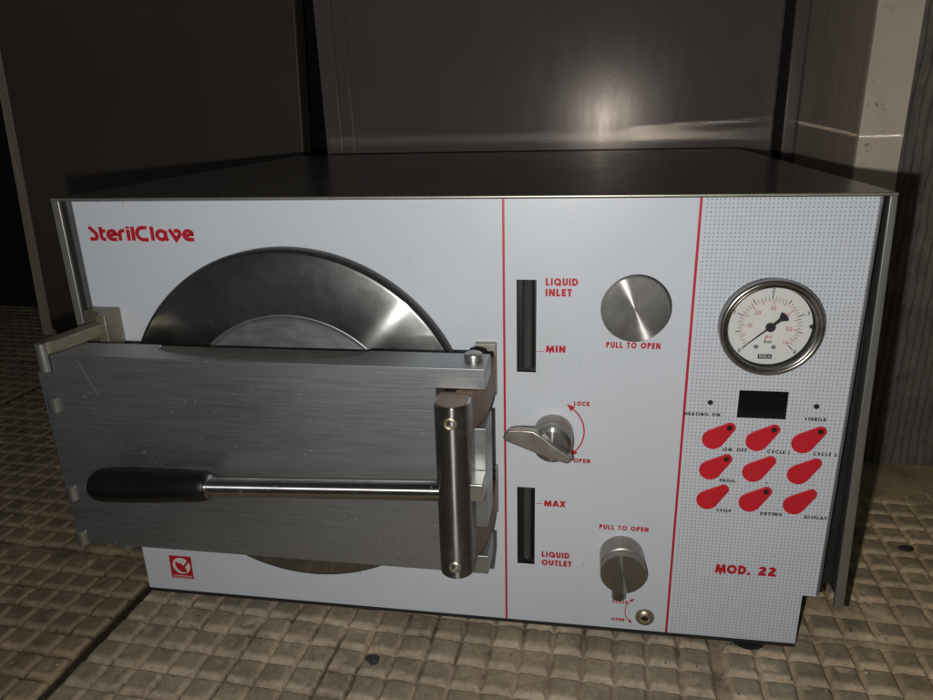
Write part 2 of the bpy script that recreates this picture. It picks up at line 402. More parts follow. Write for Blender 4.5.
def sheet(name, xt, xb, th, mat, par):
    bm = bmesh.new(); v = []
    for y in (.0013, D):
        k = 1 if y < .1 else .35
        for x, z in ((xt, H+.0006), (xt+th, H+.0006), (xt+(xb-xt)*k+th, .034), (xt+(xb-xt)*k, .034)): v.append(bm.verts.new((x, y, z)))
    for f in ((0,1,2,3),(7,6,5,4),(0,4,5,1),(1,5,6,2),(2,6,7,3),(3,7,4,0)): bm.faces.new([v[i] for i in f])
    return bm_obj(name, bm, mat, par)
sheet('side_sheet', -.0142, -.0140, .0012, M['casing'], lf)
sheet('side_sheet', .5072, .5170, .0012, M['casing'], rf)
# dark return sheet inside the right recess
bm = bmesh.new(); v = []
for y in (.016, .018):
    for x, z in ((.5023, H), (.5068, H), (.5150, .040), (.5023, .040)): v.append(bm.verts.new((x, y, z)))
for f in ((0,1,2,3),(7,6,5,4),(0,4,5,1),(1,5,6,2),(2,6,7,3),(3,7,4,0)): bm.faces.new([v[i] for i in f])
bm_obj('inner_return', bm, M['body'], rf)
box('back_sheet', -.0128, .5070, D-.0035, D-.0005, .034, H-.0002, M['casing'], au, 0)
# feet
def foot(x, y):
    return lathe('rubber_foot', [(0, 0), (.0105, 0), (.0128, .0012), (.0132, .0047), (0, .0047)], M['rubber'], au, 'Z', (x, y, FZ), 40)
for x, y in ((.4625, .0128), (.045, .0190), (.4625, .40), (.045, .40)): foot(x, y)

# ---- printing on the panel
flat('stripe', [[(.2885,.0),(.2900,.0),(.2900,H),(.2885,H)]], M['red'], panel)
flat('stripe', [[(.4034,.0),(.4050,.0),(.4050,H),(.4034,H)]], M['red'], panel)
RED, BLK = M['red'], M['black_ink']
def cap(t, x0, x1, z, h, m=RED, w=.27, track=.15): return lettering('printed_caption', t, x0, x1, z, h, m, panel, w, track=track)
cap('LIQUID', .3153, .3353, .2538, .0049); cap('INLET', .3153, .3316, .2471, .0049)
cap('MIN', .3160, .3283, .2102, .0046)
flat('level_mark', [[(.3099,.2104),(.3148,.2104),(.3148,.2108),(.3099,.2108)]], RED, panel)
cap('PULL TO OPEN', .3537, .3868, .2142, .0041, track=.17)
cap('LOCK', .3345, .3447, .1738, .0032); cap('OPEN', .3353, .3463, .1323, .0031)
arc_strip('turn_arrow', .3205, .1550, .0212, 50, -42, .0009, RED, panel, hs=.0036)
cap('MAX', .3160, .3305, .0975, .0047)
flat('level_mark', [[(.3099,.0990),(.3148,.0990),(.3148,.0994),(.3099,.0994)]], RED, panel)
cap('LIQUID', .3147, .3343, .0560, .0047); cap('OUTLET', .3147, .3359, .0492, .0047)
cap('PULL TO OPEN', .3541, .3872, .0821, .0037, track=.17)
cap('CLOSE', .3650, .3760, .0216, .0026); cap('OPEN', .3651, .3745, .0064, .0026)
arc_strip('turn_arrow', .3868, .0158, .0122, 134, 222, .0006, RED, panel, hs=.0022)
cap('HEATING ON', .4046, .4262, .1702, .0023, BLK, .25, .20)
cap('STERILE', .4768, .4893, .1698, .0023, BLK, .25, .20)
cap('ON', .4301, .4357, .1462, .0023, BLK, .25, .20); cap('OFF', .4385, .4449, .1463, .0023, BLK, .25, .20)
cap('CYCLE 1', .4572, .4707, .1461, .0023, BLK, .25, .20); cap('CYCLE 2', .4849, .4988, .1460, .0023, BLK, .25, .20)
cap('PROG.', .4302, .4406, .1237, .0023, BLK, .25, .20); cap('+', .4585, .4600, .1240, .0019, BLK, .2)
cap('-', .4868, .4882, .1243, .0019, BLK, .2)
cap('STOP', .4301, .4396, .1013, .0023, BLK, .25, .20); cap('DRYING', .4576, .4715, .1009, .0023, BLK, .25, .20)
cap('DISPLAY', .4852, .4992, .1001, .0023, BLK, .25, .20)
cap('MOD.', .4334, .4561, .0534, .0074, RED, .29, .10); cap('22', .4612, .4726, .0537, .0074, RED, .29, .12)
# brand lettering: heavy rounded display face
def brand():
    w = .265
    S = [[(-.12,.96),(.0,.90),(.34,.52)]+A_(.19,.31,.20,.20,35,-90,8)+[(-.14,.12)]]
    t = [[(.72,1.0),(.72,.30)]+A_(.90,.28,.18,.19,180,270,6)+[(1.02,.09)], [(.72,.70),(1.06,.70)]]
    e = [A_(1.50,.40,.31,.31,350,640,20)+[], [(1.24,.45),(1.72,.45)], [(1.72,.45),(1.80,.36)]]
    e = [[(1.60,.46),(1.78,.46)]+A_(1.50,.40,.29,.31,20,275,18)+[(1.80,.09)], [(1.36,.34),(1.62,.46)]]
    r = [[(2.04,0),(2.04,.45)]+A_(2.30,.45,.26,.27,180,90,6)+[(2.42,.72)]]
    i = [[(2.66,0),(2.66,.80)], [(2.66,.86),(2.66,1.02)]]
    l = [[(3.00,0),(3.00,1.02)]]
    C = [[(4.02,.93)]+A_(3.72,.50,.44,.43,90,270,20)+[(4.05,.07)]]
    l2 = [[(4.36,0),(4.36,1.02)]]
    a = [A_(4.98,.40,.30,.31,15,345,20), [(5.28,.72),(5.28,.20),(5.40,.0)]]
    v = [[(5.56,.80),(5.66,.70),(5.98,.07),(6.28,.44)]+A_(6.10,.55,.18,.17,-30,120,8)+[(5.90,.72)]]
    e2 = [[(6.98,.46),(7.12,.46)]+A_(6.86,.40,.29,.31,20,275,18)+[(7.22,.09)], [(6.72,.34),(6.98,.46)]]
    bm = bmesh.new(); x0, x1 = .0100, .0852; sx = (x1-x0)/7.30; cz = .0093
    for k, q in enumerate(S+t+e+r+i+l+C+l2+a+v+e2):
        ribbon(bm, q, w, lambda u, vv, L: (x0+u*sx, L, .2811+vv*cz), -.00012-.000006*(k % 7))
    bm.normal_update()
    for fc in bm.faces:
        if fc.normal.y > 0: fc.normal_flip()
    me = bpy.data.meshes.new('brand_lettering'); bm.to_mesh(me); bm.free(); return link('brand_lettering', me, RED, panel)
brand()
# maker's emblem, bottom left
ex, ez = .0310, .0218
flat('emblem_ground', [[(ex-.0095,ez-.0105),(ex+.0092,ez-.0105),(ex+.0097,ez+.0105),(ex-.0090,ez+.0105)]], RED, panel)
flat('emblem_disc', [circ(ex+.0004, ez+.0014, .0074, 40)], M['white_ink'], panel, -.00018)
bowl = [(ex-.0046,ez+.0050),(ex+.0002,ez+.0036),(ex+.0030,ez+.0010),(ex+.0046,ez-.0016),(ex+.0040,ez-.0046),(ex+.0002,ez-.0046),(ex-.0030,ez-.0022),(ex-.0046,ez+.0012)]
flat('emblem_figure', [bowl, [(ex+.0018,ez+.0010),(ex+.0034,ez+.0002),(ex+.0078,ez+.0060),(ex+.0064,ez+.0070)]], RED, panel, -.00024)
flat('emblem_line', [[(ex-.0080,ez-.0083),(ex+.0080,ez-.0083),(ex+.0080,ez-.0078),(ex-.0080,ez-.0078)],
      [(ex-.0080,ez-.0097),(ex+.0080,ez-.0097),(ex+.0080,ez-.0094),(ex-.0080,ez-.0094)]], M['white_ink'], panel, -.00018)

marks = []
for mx_, mz_, mr_ in ((.0375,.3062,.0007),(.0190,.3066,.0005),(.1790,.0300,.0006),(.3440,.0520,.0005),(.3010,.1330,.0004),(.3555,.0840,.0005),(.4100,.2990,.0004),(.2300,.2700,.0004),(.3380,.2040,.0004),(.0600,.2500,.0004),(.4700,.0700,.0004)):
    marks.append([(mx_+mr_*random.uniform(.5, 1.2)*math.cos(a), mz_+mr_*random.uniform(.5, 1.2)*math.sin(a)) for a in np.linspace(0, 2*PI, 8, endpoint=False)])
flat('wear_mark', marks, plain('wear_brown', (.10,.085,.07), .7), panel)['kind'] = 'stuff'
# ---- display, lamps, buttons
prism('display_window', [(.4364,.1702),(.4655,.1702),(.4653,.1887),(.4364,.1887)], -.0005, .0003, M['display'], au)
for x, z in ((.4197, .1796), (.4827, .1796)):
    lathe('indicator_lamp', [(0, -.0012), (.0010, -.0011), (.0016, -.0005), (.0017, 0)], M['led'], au, 'Y', (x, 0, z), 24)
proto = None
for r_, z in enumerate((.1544, .1322, .1100)):
    for c_, x in enumerate((.4236, .4504, .4779)):
        name = 'push_button'
        pts = teardrop((0, 0), .0071, (.0093, .0083), .0037)
        b = prism(name, pts, -.0007, .0002, M['button_red'], au, bevel=.0004)
        b.location = (x, 0, z)
        if (r_, c_) in ((0,0),(0,1),(0,2),(1,0),(2,1)):
            lathe('indicator_lamp', [(0, -.0010), (.0011, -.0009), (.0017, -.0003), (.0019, 0)], M['led'], b, 'Y', (.0093, -.0006, .0083), 24)

# ---- pressure gauge
gx, gz = .4486, .2318
ga = lathe('pressure_gauge', [(.0291,-.0066),(.0296,-.0072),(.0296,-.0086),(.0290,-.0101),(.0280,-.0108),(.0268,-.0106),(.0262,-.0096),(.0258,-.0094),(.0254,-.0102),(.0250,-.0100),(.0247,-.0090)], M['bezel'], au, 'Y', (gx, 0, gz), 128, 50)
lathe('gauge_case', [(.0288,0),(.0289,-.0010),(.0289,-.0068)], M['dark_rim'], ga, 'Y', (0,0,0), 96)
lathe('bezel_wall', [(.02470,-.0090),(.02465,-.0035),(.0240,-.0030)], M['rubber'], ga, 'Y', (0,0,0), 96)
lathe('dial', [(0,-.0040),(.0240,-.0040),(.0240,-.0020)], M['dial'], ga, 'Y', (0,0,0), 96)
dy = -.0041
def tick(bm, ang, r0, r1, w):
    d = Vector((math.cos(R(ang)), math.sin(R(ang)))); n_ = Vector((-d.y, d.x))*w/2
    bm.faces.new([bm.verts.new((p.x, dy, p.y)) for p in (d*r0-n_, d*r0+n_, d*r1+n_, d*r1-n_)])
def finish(bm, name, mat, par):
    bm.normal_update()
    for fc in bm.faces:
        if fc.normal.y > 0: fc.normal_flip()
    me = bpy.data.meshes.new(name); bm.to_mesh(me); bm.free(); return link(name, me, mat, par)
bm = bmesh.new()
for k in range(41):
    a = 225-270*k/40
    tick(bm, a, .0166, .0205 if k % 10 == 0 else (.0194 if k % 5 == 0 else .0182), .00052 if k % 5 == 0 else .00030)
f = lambda cx, cz: (lambda u, v, l: (cx+u, l, cz+v))
for k in range(5):
    a = 225-67.5*k; st, wd = strokes_of(str(k), .16); sc_ = .0026
    cx, cz = .0224*math.cos(R(a))-wd*sc_/2, .0221*math.sin(R(a))-sc_/2
    for q in st: ribbon(bm, q, .16, lambda u, v, l: (cx+u*sc_, l, cz+v*sc_), dy)
st, wd = strokes_of('bar', .17)
for q in st: ribbon(bm, q, .17, lambda u, v, l: (-.0016+u*.0024-.0005, l, -.0106+v*.0024), dy)
# maker's box, reversed out later
for P in ([(-.0048,-.0205),(.0032,-.0205),(.0032,-.0177),(-.0048,-.0177)],): bm.faces.new([bm.verts.new((u, dy, v)) for u, v in P])
finish(bm, 'bar_scale', BLK, ga)
bm = bmesh.new()
for k in range(59):
    a = 225-270*k/58
    if k > 58: break
    tick(bm, a, .0166, .0134 if k % 10 == 0 else (.0140 if k % 5 == 0 else .0153), .00042 if k % 5 == 0 else .00026)
for k in range(10, 60, 10):
    a = 225-270*k/58; st, wd = strokes_of(str(k), .15, .12); sc_ = .0025
    cx, cz = .0112*math.cos(R(a))-wd*sc_/2, .0112*math.sin(R(a))-sc_/2
    for q in st: ribbon(bm, q, .15, lambda u, v, l: (cx+u*sc_, l, cz+v*sc_), dy)
for t_, ox, oz, sc_ in (('psi', -.0016, -.0074, .0024), ('1.6', .0088, -.0108, .0020)):
    for q in strokes_of(t_, .16, .14)[0]: ribbon(bm, q, .16, lambda u, v, l: (ox+u*sc_, l, oz+v*sc_), dy-.00001)
finish(bm, 'psi_scale', M['dial_red'], ga)
bm = bmesh.new(); st, wd = strokes_of('WIKA', .17, .16)
for q in st: ribbon(bm, q, .17, lambda u, v, l: (-.0042+u*.0068/wd, l, -.0199+v*.0017), dy-.0001)
finish(bm, 'maker_mark', M['white_ink'], ga)
bm = bmesh.new()
def rotp(P, a): return [(x*math.cos(a)-y*math.sin(a), x*math.sin(a)+y*math.cos(a)) for x, y in P]
na = R(222)
add_prism(bm, rotp([(0,-.0006),(.0190,-.00022),(.0196,0),(.0190,.00022),(0,.0006)], na), -.0062, -.0058, XZ)
add_prism(bm, rotp([(-.002,-.0008),(-.0068,-.0011),(-.0100,-.0034),(-.0108,-.0022),(-.0111,0),(-.0108,.0022),(-.0100,.0034),(-.0068,.0011),(-.002,.0008)], na), -.0062, -.0058, XZ)
add_prism(bm, circ(0, 0, .0027, 30), -.0072, -.0056, XZ)
bm_obj('needle', bm, BLK, ga)
for dx in (-.0064, .0036): lathe('dial_screw', [(0,-.0048),(.0011,-.0047),(.0013,-.0041)], M['edge'], ga, 'Y', (dx, 0, -.0130), 20)
lathe('stop_pin', [(0,-.0062),(.0010,-.0060),(.0011,-.0040)], BLK, ga, 'Y', (.0232, 0, 0.0005), 16)
gm = NM('gauge_glass'); gm.t.nodes.remove(gm.b)
gl = gm.n('ShaderNodeBsdfGlossy'); gl.inputs['Roughness'].default_value = .02; tr = gm.n('ShaderNodeBsdfTransparent'); mx = gm.n('ShaderNodeMixShader')
fr_ = gm.n('ShaderNodeFresnel'); fr_.inputs[0].default_value = 1.45; gm.l(fr_.outputs[0], mx.inputs[0]); gm.l(tr.outputs[0], mx.inputs[1]); gm.l(gl.outputs[0], mx.inputs[2]); gm.l(mx.outputs[0], gm.out.inputs[0])
lathe('glass', [(0,-.0088),(.0246,-.0088)], gm.m, ga, 'Y', (0,0,0), 64)

# ---- level slots: dark wells with a tube in them
for z0, z1 in ((.1958, .2575), (.0485, .1113)):
    bm = bmesh.new(); add_box(bm, .2966, .3103, .0120, .0131, z0-.001, z1+.001)
    add_box(bm, .2966, .2971, .0021, .0119, z0-.001, z1+.001); add_box(bm, .3098, .3103, .0021, .0119, z0-.001, z1+.001)
    lw = bm_obj('level_window', bm, M['slot_dark'], au)
    lathe('sight_tube', [(.0033, z0+.0022), (.0036, z0+.003), (.0036, z1+.0015)], M['tube'], lw, 'Z', (.3040, .0065, 0), 32)

# ---- inlet knob (pushed in), outlet knob (pulled out) with drain stub, screw
k1 = lathe('inlet_knob', [(.0060,0),(.0060,-.0158),(.0189,-.0160),(.0196,-.0166),(.0199,-.0176),(.0199,-.0192),(.0195,-.0199)], M['knob_side'], au, 'Y', (.3688, 0, .2447), 96, 40)
lathe('knob_face', [(0,-.0200),(.0195,-.0199)], M['knob_face'], k1, 'Y', (0,0,0), 128)
k2 = lathe('outlet_knob', [(.0149,0),(.0149,-.0150),(.0143,-.0154),(.0141,-.0166),(.0145,-.0172),(.0150,-.0177),(.0150,-.0226),(.0147,-.0232)], M['knob_side'], au, 'Y', (.3700, 0, .0628), 96, 40)
lathe('knob_face', [(0,-.0234),(.0147,-.0232)], M['knob_face'], k2, 'Y', (0,0,0), 128)
lathe('drain_stub', [(.0030,-.0262),(.0046,-.0262),(.0046,-.0120)], M['chrome'], k2, 'Z', (-.0016, -.0125, 0), 32)
sw = lathe('drain_screw', [(.0020,-.0016),(.0030,-.0032),(.0052,-.0026),(.0066,-.0010),(.0068,0)], M['brass'], au, 'Y', (.3886, 0, .0118), 48, 40)
lathe('screw_socket', [(.0021,-.0022),(.0019,-.0010),(0,-.0008)], M['slot_dark'], sw, 'Y', (0,0,0), 6)

# ---- lock knob with lever
lk = lathe('lock_knob', [(.0130,0),(.0131,-.0006),(.0131,-.0135),(.0126,-.0142)], M['knob_side'], au, 'Y', (.3216, 0, .1540), 80, 40)
lathe('knob_face', [(0,-.0232),(.0100,-.0220),(.0122,-.0205),(.0128,-.0190),(.0129,-.0142),(.0126,-.0141)], M['knob_face'], lk, 'Y', (0,0,.0006), 96, 25)
LA = [(-.0312,.0055),(-.0304,.0090),(-.0274,.0118),(-.0200,.0128),(-.0117,.0127),(-.0050,.0086),(.0008,.0040),(.0118,-.0036),(.0130,-.0056),(.0120,-.0076),(.0095,-.0084),(-.0030,-.0052),(-.0116,-.0020),(-.0290,.0040)]
bm = bmesh.new()
A0 = [bm.verts.new((x, -.0170, z-.0016)) for x, z in LA]; B0 = [bm.verts.new((x, -.0280+.0030*max(0, -x/.032), z)) for x, z in LA]
n_ = len(LA); bm.faces.new(A0); bm.faces.new(B0[::-1])
for i in range(n_): bm.faces.new((A0[i], A0[(i+1) % n_], B0[(i+1) % n_], B0[i]))
bm_obj('lever', bm, M['lever'], lk, bevel=.0012, seg=3)

# ---- chamber door: spun disc with raised boss
cx_, cz_ = .1463, .1552
dr = lathe('chamber_door', [(.1212,-.0108),(.1204,-.0106),(.1190,-.0112),(.0800,-.0116)], M['disc'], au, 'Y', (cx_, 0, cz_), 192, 25)
lathe('door_rim', [(.1220,0),(.1226,-.0010),(.1228,-.0070),(.1224,-.0092),(.1214,-.0106),(.1211,-.0109)], M['rim_black'], dr, 'Y', (0,0,0), 192, 40)
lathe('door_boss', [(.0800,-.0116),(.0792,-.0106),(.0786,-.0108),(.0780,-.0132),(.0765,-.0146),(.0500,-.0162),(.0240,-.0166),(.0236,-.0405),(0,-.0405)], M['boss'], dr, 'Y', (0,0,0), 160, 30)

# ---- clamp bar across the door
Y0, Y1 = -.066, -.040
BT, BB = .2220, .0872
bx0, bx1 = .0042, .2856
prof = [(bx0+.0012, BB), (bx0-.0006, .1), (bx0+.0002, .2108), (.0150, .2108), (.0158, BT), (bx1, BT), (bx1, .2096), (.2568, .2096), (.2568, .1856), (bx1, .1856), (bx1, .1205), (.2568, .1205), (.2568, .1000), (bx1-.0002, .1000), (bx1-.0002, BB+.002), (.2568, BB)]
arc = [(.0745 + (.2115-.0745)*t, Y1 - .0205*max(0, math.sin(PI*t))**.36) for t in 0.5-0.5*np.cos(np.linspace(0, PI, 48))]
bm = bmesh.new()
add_prism(bm, [(bx0+.0010, BB), (bx0, .2108), (.0152, .2108), (.0156, BT), (bx1, BT), (bx1, .2096), (.2575, .2096), (.2575, .1856), (bx1, .1856), (bx1, .1205), (.2575, .1205), (.2575, .1000), (bx1, .1000), (bx1, BB)], Y0, Y1, XZ)
rough = bm_obj('tmp_bar', bm, None)
bm = bmesh.new(); add_prism(bm, arc+[(.2115, Y1+.01), (.0745, Y1+.01)], .2208, .23, XY)
cutr = bm_obj('tmp_cut', bm, None)
bo = rough.modifiers.new('c', 'BOOLEAN'); bo.operation = 'DIFFERENCE'; bo.object = cutr; bo.solver = 'EXACT'
me = bpy.data.meshes.new_from_object(rough.evaluated_get(bpy.context.evaluated_depsgraph_get())); me.name = 'clamp_bar'
bpy.data.objects.remove(rough); bpy.data.objects.remove(cutr)
me.materials.clear()
bar = link('clamp_bar', me, M['bar'], au, bevel=.0005)
prism('relief_floor', [(p[0], p[1]+.0002) for p in arc], .22082, .2211, M['bar_recess'], bar, f=XY)
# scratches and scuffs on the front of the bar
bm = bmesh.new()
def scr(x0, z0, x1, z1, w, k=0):
    pts = [(x0+(x1-x0)*t+random.uniform(-1, 1)*w*.5, z0+(z1-z0)*t) for t in np.linspace(0, 1, 7)]
    ribbon(bm, pts, w, lambda u, v, l: (u, l, v), Y0-.00006-.00001*k)
scr(.0335, .2200, .0435, .1965, .00040); scr(.0360, .1985, .0400, .1975, .0003, 1)
for k in range(26):
    x = random.uniform(.015, .245); z = random.uniform(.092, .214); a = random.gauss(.2, .9); L = random.uniform(.0015, .006)
    scr(x, z, x+L*math.cos(a), z+L*math.sin(a), random.uniform(.00009, .00018), 2+k)
for fc in bm.faces:
    fc.normal_update()
    if fc.normal.y > 0: fc.normal_flip()
me = bpy.data.meshes.new('scratch'); bm.to_mesh(me); bm.free(); so = link('scratch', me, metal('bare_scratch', (.44,.45,.43), .5, .7, bump=0), bar); so['kind'] = 'stuff'
# hinge pins let into the left edge
for z0, z1, px_ in ((.2112, .2300, .0106), (.1842, .1940, .0112), (.1206, .1310, .0090), (.0866, .0966, .0086)):
    lathe('hinge_pin', [(0, z0), (.0034, z0), (.0038, z0+.0004), (.0038, z1-.0005), (.0033, z1), (0, z1)], M['pin'], bar, 'Z', (px_, -.0655, 0), 40, 35)
pb = lathe('pivot_bolt', [(.0054,.2221),(.0056,.2245),(.0050,.2258),(.0034,.2266),(0,.2268)], M['pin'], bar, 'Z', (.2770, -.0505, 0), 40, 30)
box('stop_block', .2738, .2858, -.0830, -.0661, .1475, .1590, M['pin'], bar, .0010)
# hinge link and bracket
LKP = [(.0140,-.0660),(.0172,-.0610),(.0242,-.0245),(.0242,-.0160),(.0150,-.0160),(.0068,-.0605),(.0090,-.0620)]
prism('hinge_link', LKP, .2222, .2300, M['link'], au, f=XY, bevel=.0006)
hb = prism('hinge_bracket', [(-.0008,0-.0004),(.0210,-.0004),(.0245,-.0100),(.0250,-.0230),(.0185,-.0238),(.0165,-.0160),(.0010,-.0120)], .1900, .2350, M['link'], au, f=XY, bevel=.0008)
prism('hinge_bracket', [(-.0008,0-.0004),(.0210,-.0004),(.0245,-.0100),(.0250,-.0230),(.0185,-.0238),(.0165,-.0160),(.0010,-.0120)], .0740, .1190, M['link'], au, f=XY, bevel=.0008)

# ---- handle: post, claws, rod, grip
px0, py0, pr = .2690, -.0800, .0099
outl = [(px0+pr*math.cos(a), py0+pr*math.sin(a)) for a in np.linspace(PI, 2*PI, 28)] + [(px0+pr, Y0-.0002), (px0-pr, Y0-.0002)]
post = prism('handle_post', outl, .0996, .2080, M['steel_v'], au, f=XY, bevel=.0009, seg=3)
for z in (.1990, .1082):
    q = lathe('post_screw', [(.0019,-.0002),(.0021,-.0012),(.0028,-.0014),(.0036,-.0009),(.0039,.0006)], M['brass'], post, 'Y', (px0+.0004, py0-pr+.0004, z), 32, 40)
prism('post_cap', [(px0+(pr-.0012)*math.cos(a), py0+(pr-.0012)*math.sin(a)) for a in np.linspace(PI, 2*PI, 28)] + [(px0+pr-.0012, Y0-.0010), (px0-pr+.0012, Y0-.0010)], .20802, .2083, M['brown_steel'], post, f=XY)
CL = [(.2690,-.0675),(.2789,-.0700),(.2812,-.0620),(.2830,-.0530),(.2841,-.0420),(.2845,-.0300),(.2844,-.0150),(.2838,-.0052),(.2770,-.0052),(.2765,-.0250),(.2745,-.0400),(.2712,-.0500),(.2702,-.0560)]
for z0, z1 in ((.1862, .2092), (.1006, .1198)):
    prism('latch_claw', CL, z0, z1, M['brown_steel'], post, f=XY, bevel=.0006)
for z0, z1 in ((.1806, .2165), (.0925, .1284)):
    prism('latch_bracket', [(.2708,-.0050),(.2845,-.0050),(.2845,-.0003),(.2708,-.0003)], z0, z1, M['tan_steel'], au, f=XY, bevel=.0008)
# rod and grip, slightly dropping to the left
hr = lathe('handle_rod', [(0,0),(.0057,0),(.0057,.150),(0,.150)], M['chrome'], au, 'X', (.1130, -.0800, .1450), 48, 30)
hr.rotation_euler = (0, R(-2.7), 0)
gp = [(0,-.0780),(.0050,-.0778),(.0082,-.0762),(.0100,-.0725),(.0106,-.0670),(.0106,-.0480),(.0099,-.0250),(.0091,-.0030),(.0086,-.0005),(.0080,.0008),(.0062,.0012),(.0058,.0012)]
g_ = lathe('grip', gp, M['grip'], hr, 'X', (.0025, 0, 0), 64, 30)
lathe('ferrule', [(.0058,.0012),(.0074,.0013),(.0074,.0026),(.0058,.0030)], M['chrome'], hr, 'X', (.0025,0,0), 48, 30)

# ================================================================== SETTING
# ribbed floor tiles: real relief, one height field in the tile frame (rotated 3 degrees)
TA = R(-2.6); PT = .0222; NC = 20; JW = .0085; TP = NC*PT+JW
def vnoise(x, y, s, seed):
    r_ = np.random.default_rng(seed); g = r_.random((256, 256)); x = x/s+1000; y = y/s+1000
    xi = np.floor(x).astype(int); yi = np.floor(y).astype(int); fx = x-xi; fy = y-yi; fx = fx*fx*(3-2*fx); fy = fy*fy*(3-2*fy)
    G = lambda a, b: g[a % 256, b % 256]
    return (G(xi,yi)*(1-fx)+G(xi+1,yi)*fx)*(1-fy)+(G(xi,yi+1)*(1-fx)+G(xi+1,yi+1)*fx)*fy
fr_l = np.array([0,.02,.05,.09,.128,.150,.185,.235,.258,.30,.42,.54,.66,.78,.850,.868,.890,.93,.96,.98])
def lines(lo, hi, off):
    out = []; k0 = math.floor((lo-off)/TP)-1
    for k in range(k0, k0+8):
        b = off+k*TP
        for c in range(NC): out += list(b+(c+fr_l)*PT)
        out += list(b+NC*PT+np.array([0,.22,.5,.78])*JW)
    out = np.array(out); return out[(out > lo) & (out < hi)]
UX, UY = -.0090, -.4400+.0375  # joint positions in the tile frame
lx = lines(-1.15, 1.35, UX); ly = lines(-.40, .80, UY)
X, Y = np.meshgrid(lx, ly, indexing='ij')
def cellh(u, off):
    t = (u-off) % TP; joint = t >= NC*PT; c = np.where(joint, -1, np.floor(t/PT)); f_ = (t/PT) % 1
    return joint, c, f_
jx, cx2, fx2 = cellh(X, UX); jy, cy2, fy2 = cellh(Y, UY)
idx = np.floor((X-UX)/TP)*97+cx2*3.1; idy = np.floor((Y-UY)/TP)*57+cy2*7.7
rnd = np.abs(np.sin(idx*12.9898+idy*78.233)*43758.5453) % 1
wob = (vnoise(X, Y, .010, 1)-.5)*.05
def trap(f_, a, b, c, d):
    s_ = np.clip((f_-a)/(b-a), 0, 1)*np.clip((d-f_)/(d-c), 0, 1); return s_
wear = vnoise(X, Y, .09, 3)
boss = np.minimum(trap(fx2+wob*.4, .02, .14, .86, .98), trap(fy2+wob*.4, .02, .25, .88, .98))
h = -.0040+.0040*boss*(.95+.08*rnd)
h = np.where(jy & ~jx, -.0030, h)
h = np.where(jx, -.0062, h)
rimj = np.abs(((X-UX+TP/2) % TP)-TP/2)
h += (vnoise(X, Y, .0035, 5)-.5)*.00045+(vnoise(X, Y, .030, 6)-.5)*.0006
chip = np.clip((vnoise(X, Y, .007, 31)-.80)*9, 0, 1)
h -= chip*.0012*boss
dirt = np.clip((vnoise(X, Y, .05, 8)+vnoise(X, Y, .02, 9)*.4-.86)*4, 0, 1)
dirt = np.where(jx | jy, 0, dirt)
h = h*(1-dirt*.35)+dirt*-.0012*.35
ca, sa = math.cos(TA), math.sin(TA)
WX = X*ca-Y*sa; WY = X*sa+Y*ca
# near the right-hand wall the pattern is buried in cement
cem = np.clip((WY-.218+(vnoise(X, Y, .03, 12)-.5)*.03)/.012, 0, 1)*np.clip((WX-.40)/.02, 0, 1)
h = h*(1-cem)+cem*.0012
sm = np.exp(-((WY-.052+(WX-.55)*.10)/.010)**2)*np.clip((WX-.47)/.03, 0, 1)
h = h*(1-.7*sm)-.0022*.7*sm
nx2, ny2 = X.shape
co = np.stack([WX, WY, h+FZ], -1).reshape(-1, 3)
ii = np.arange(nx2*ny2).reshape(nx2, ny2)
quad = np.stack([ii[:-1,:-1], ii[1:,:-1], ii[1:,1:], ii[:-1,1:]], -1).reshape(-1, 4)
me = bpy.data.meshes.new('floor'); me.vertices.add(len(co)); me.vertices.foreach_set('co', co.ravel())
me.loops.add(quad.size); me.loops.foreach_set('vertex_index', quad.ravel())
me.polygons.add(len(quad)); me.polygons.foreach_set('loop_start', np.arange(0, quad.size, 4)); me.polygons.foreach_set('loop_total', np.full(len(quad), 4))
me.update(); me.validate(); me.polygons.foreach_set('use_smooth', [True]*len(me.polygons))
s = NM('floor_tiles')
n1 = s.noise(5, 5, .65); n2 = s.noise(55, 6, .7); n3 = s.noise(420, 3, .7)
geo = s.n('ShaderNodeSeparateXYZ'); s.l(s.tc.outputs['Object'], geo.inputs[0])
low = s.ramp(geo.outputs[2], FZ-.0014, FZ-.0004, 1, 0)
bot = s.ramp(geo.outputs[2], FZ-.0044, FZ-.0034, 1, 0)
c = s.mix(s.ramp(n2, .3, .72), (.185, .162, .126), (.265, .234, .184))
c = s.mix(s.ramp(n1, .4, .65, 0, .6), c, (.32, .25, .165))
c = s.mix(s.math('MULTIPLY', low, s.ramp(n2, .25, .7, .60, 1.0)), c, (.395, .318, .240))  # pale dust in the grooves, with flash light painted onto the slopes
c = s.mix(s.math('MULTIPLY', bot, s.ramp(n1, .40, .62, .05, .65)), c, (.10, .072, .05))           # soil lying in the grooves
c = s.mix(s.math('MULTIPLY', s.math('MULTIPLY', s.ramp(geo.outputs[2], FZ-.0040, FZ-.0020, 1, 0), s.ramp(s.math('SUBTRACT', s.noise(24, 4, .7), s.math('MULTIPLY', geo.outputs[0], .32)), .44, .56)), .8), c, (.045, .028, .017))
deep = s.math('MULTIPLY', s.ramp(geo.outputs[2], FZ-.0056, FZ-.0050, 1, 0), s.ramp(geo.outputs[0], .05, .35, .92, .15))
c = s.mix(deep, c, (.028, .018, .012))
c = s.mix(s.ramp(n3, .60, .75, 0, .55), c, (.40, .35, .28))
c = s.mix(s.ramp(s.noise(33, 5, .75, None, 1.0), .66, .74, 0, .7), c, (.30, .285, .25))
c = s.mix(s.ramp(s.vor(70), .04, .09, .8, 0), c, (.035, .026, .020))
c = s.mix(s.ramp(geo.outputs[0], -.02, -.005, .75, 0), c, s.mix(1.0, c, (.62, .55, .45), 'MULTIPLY'))
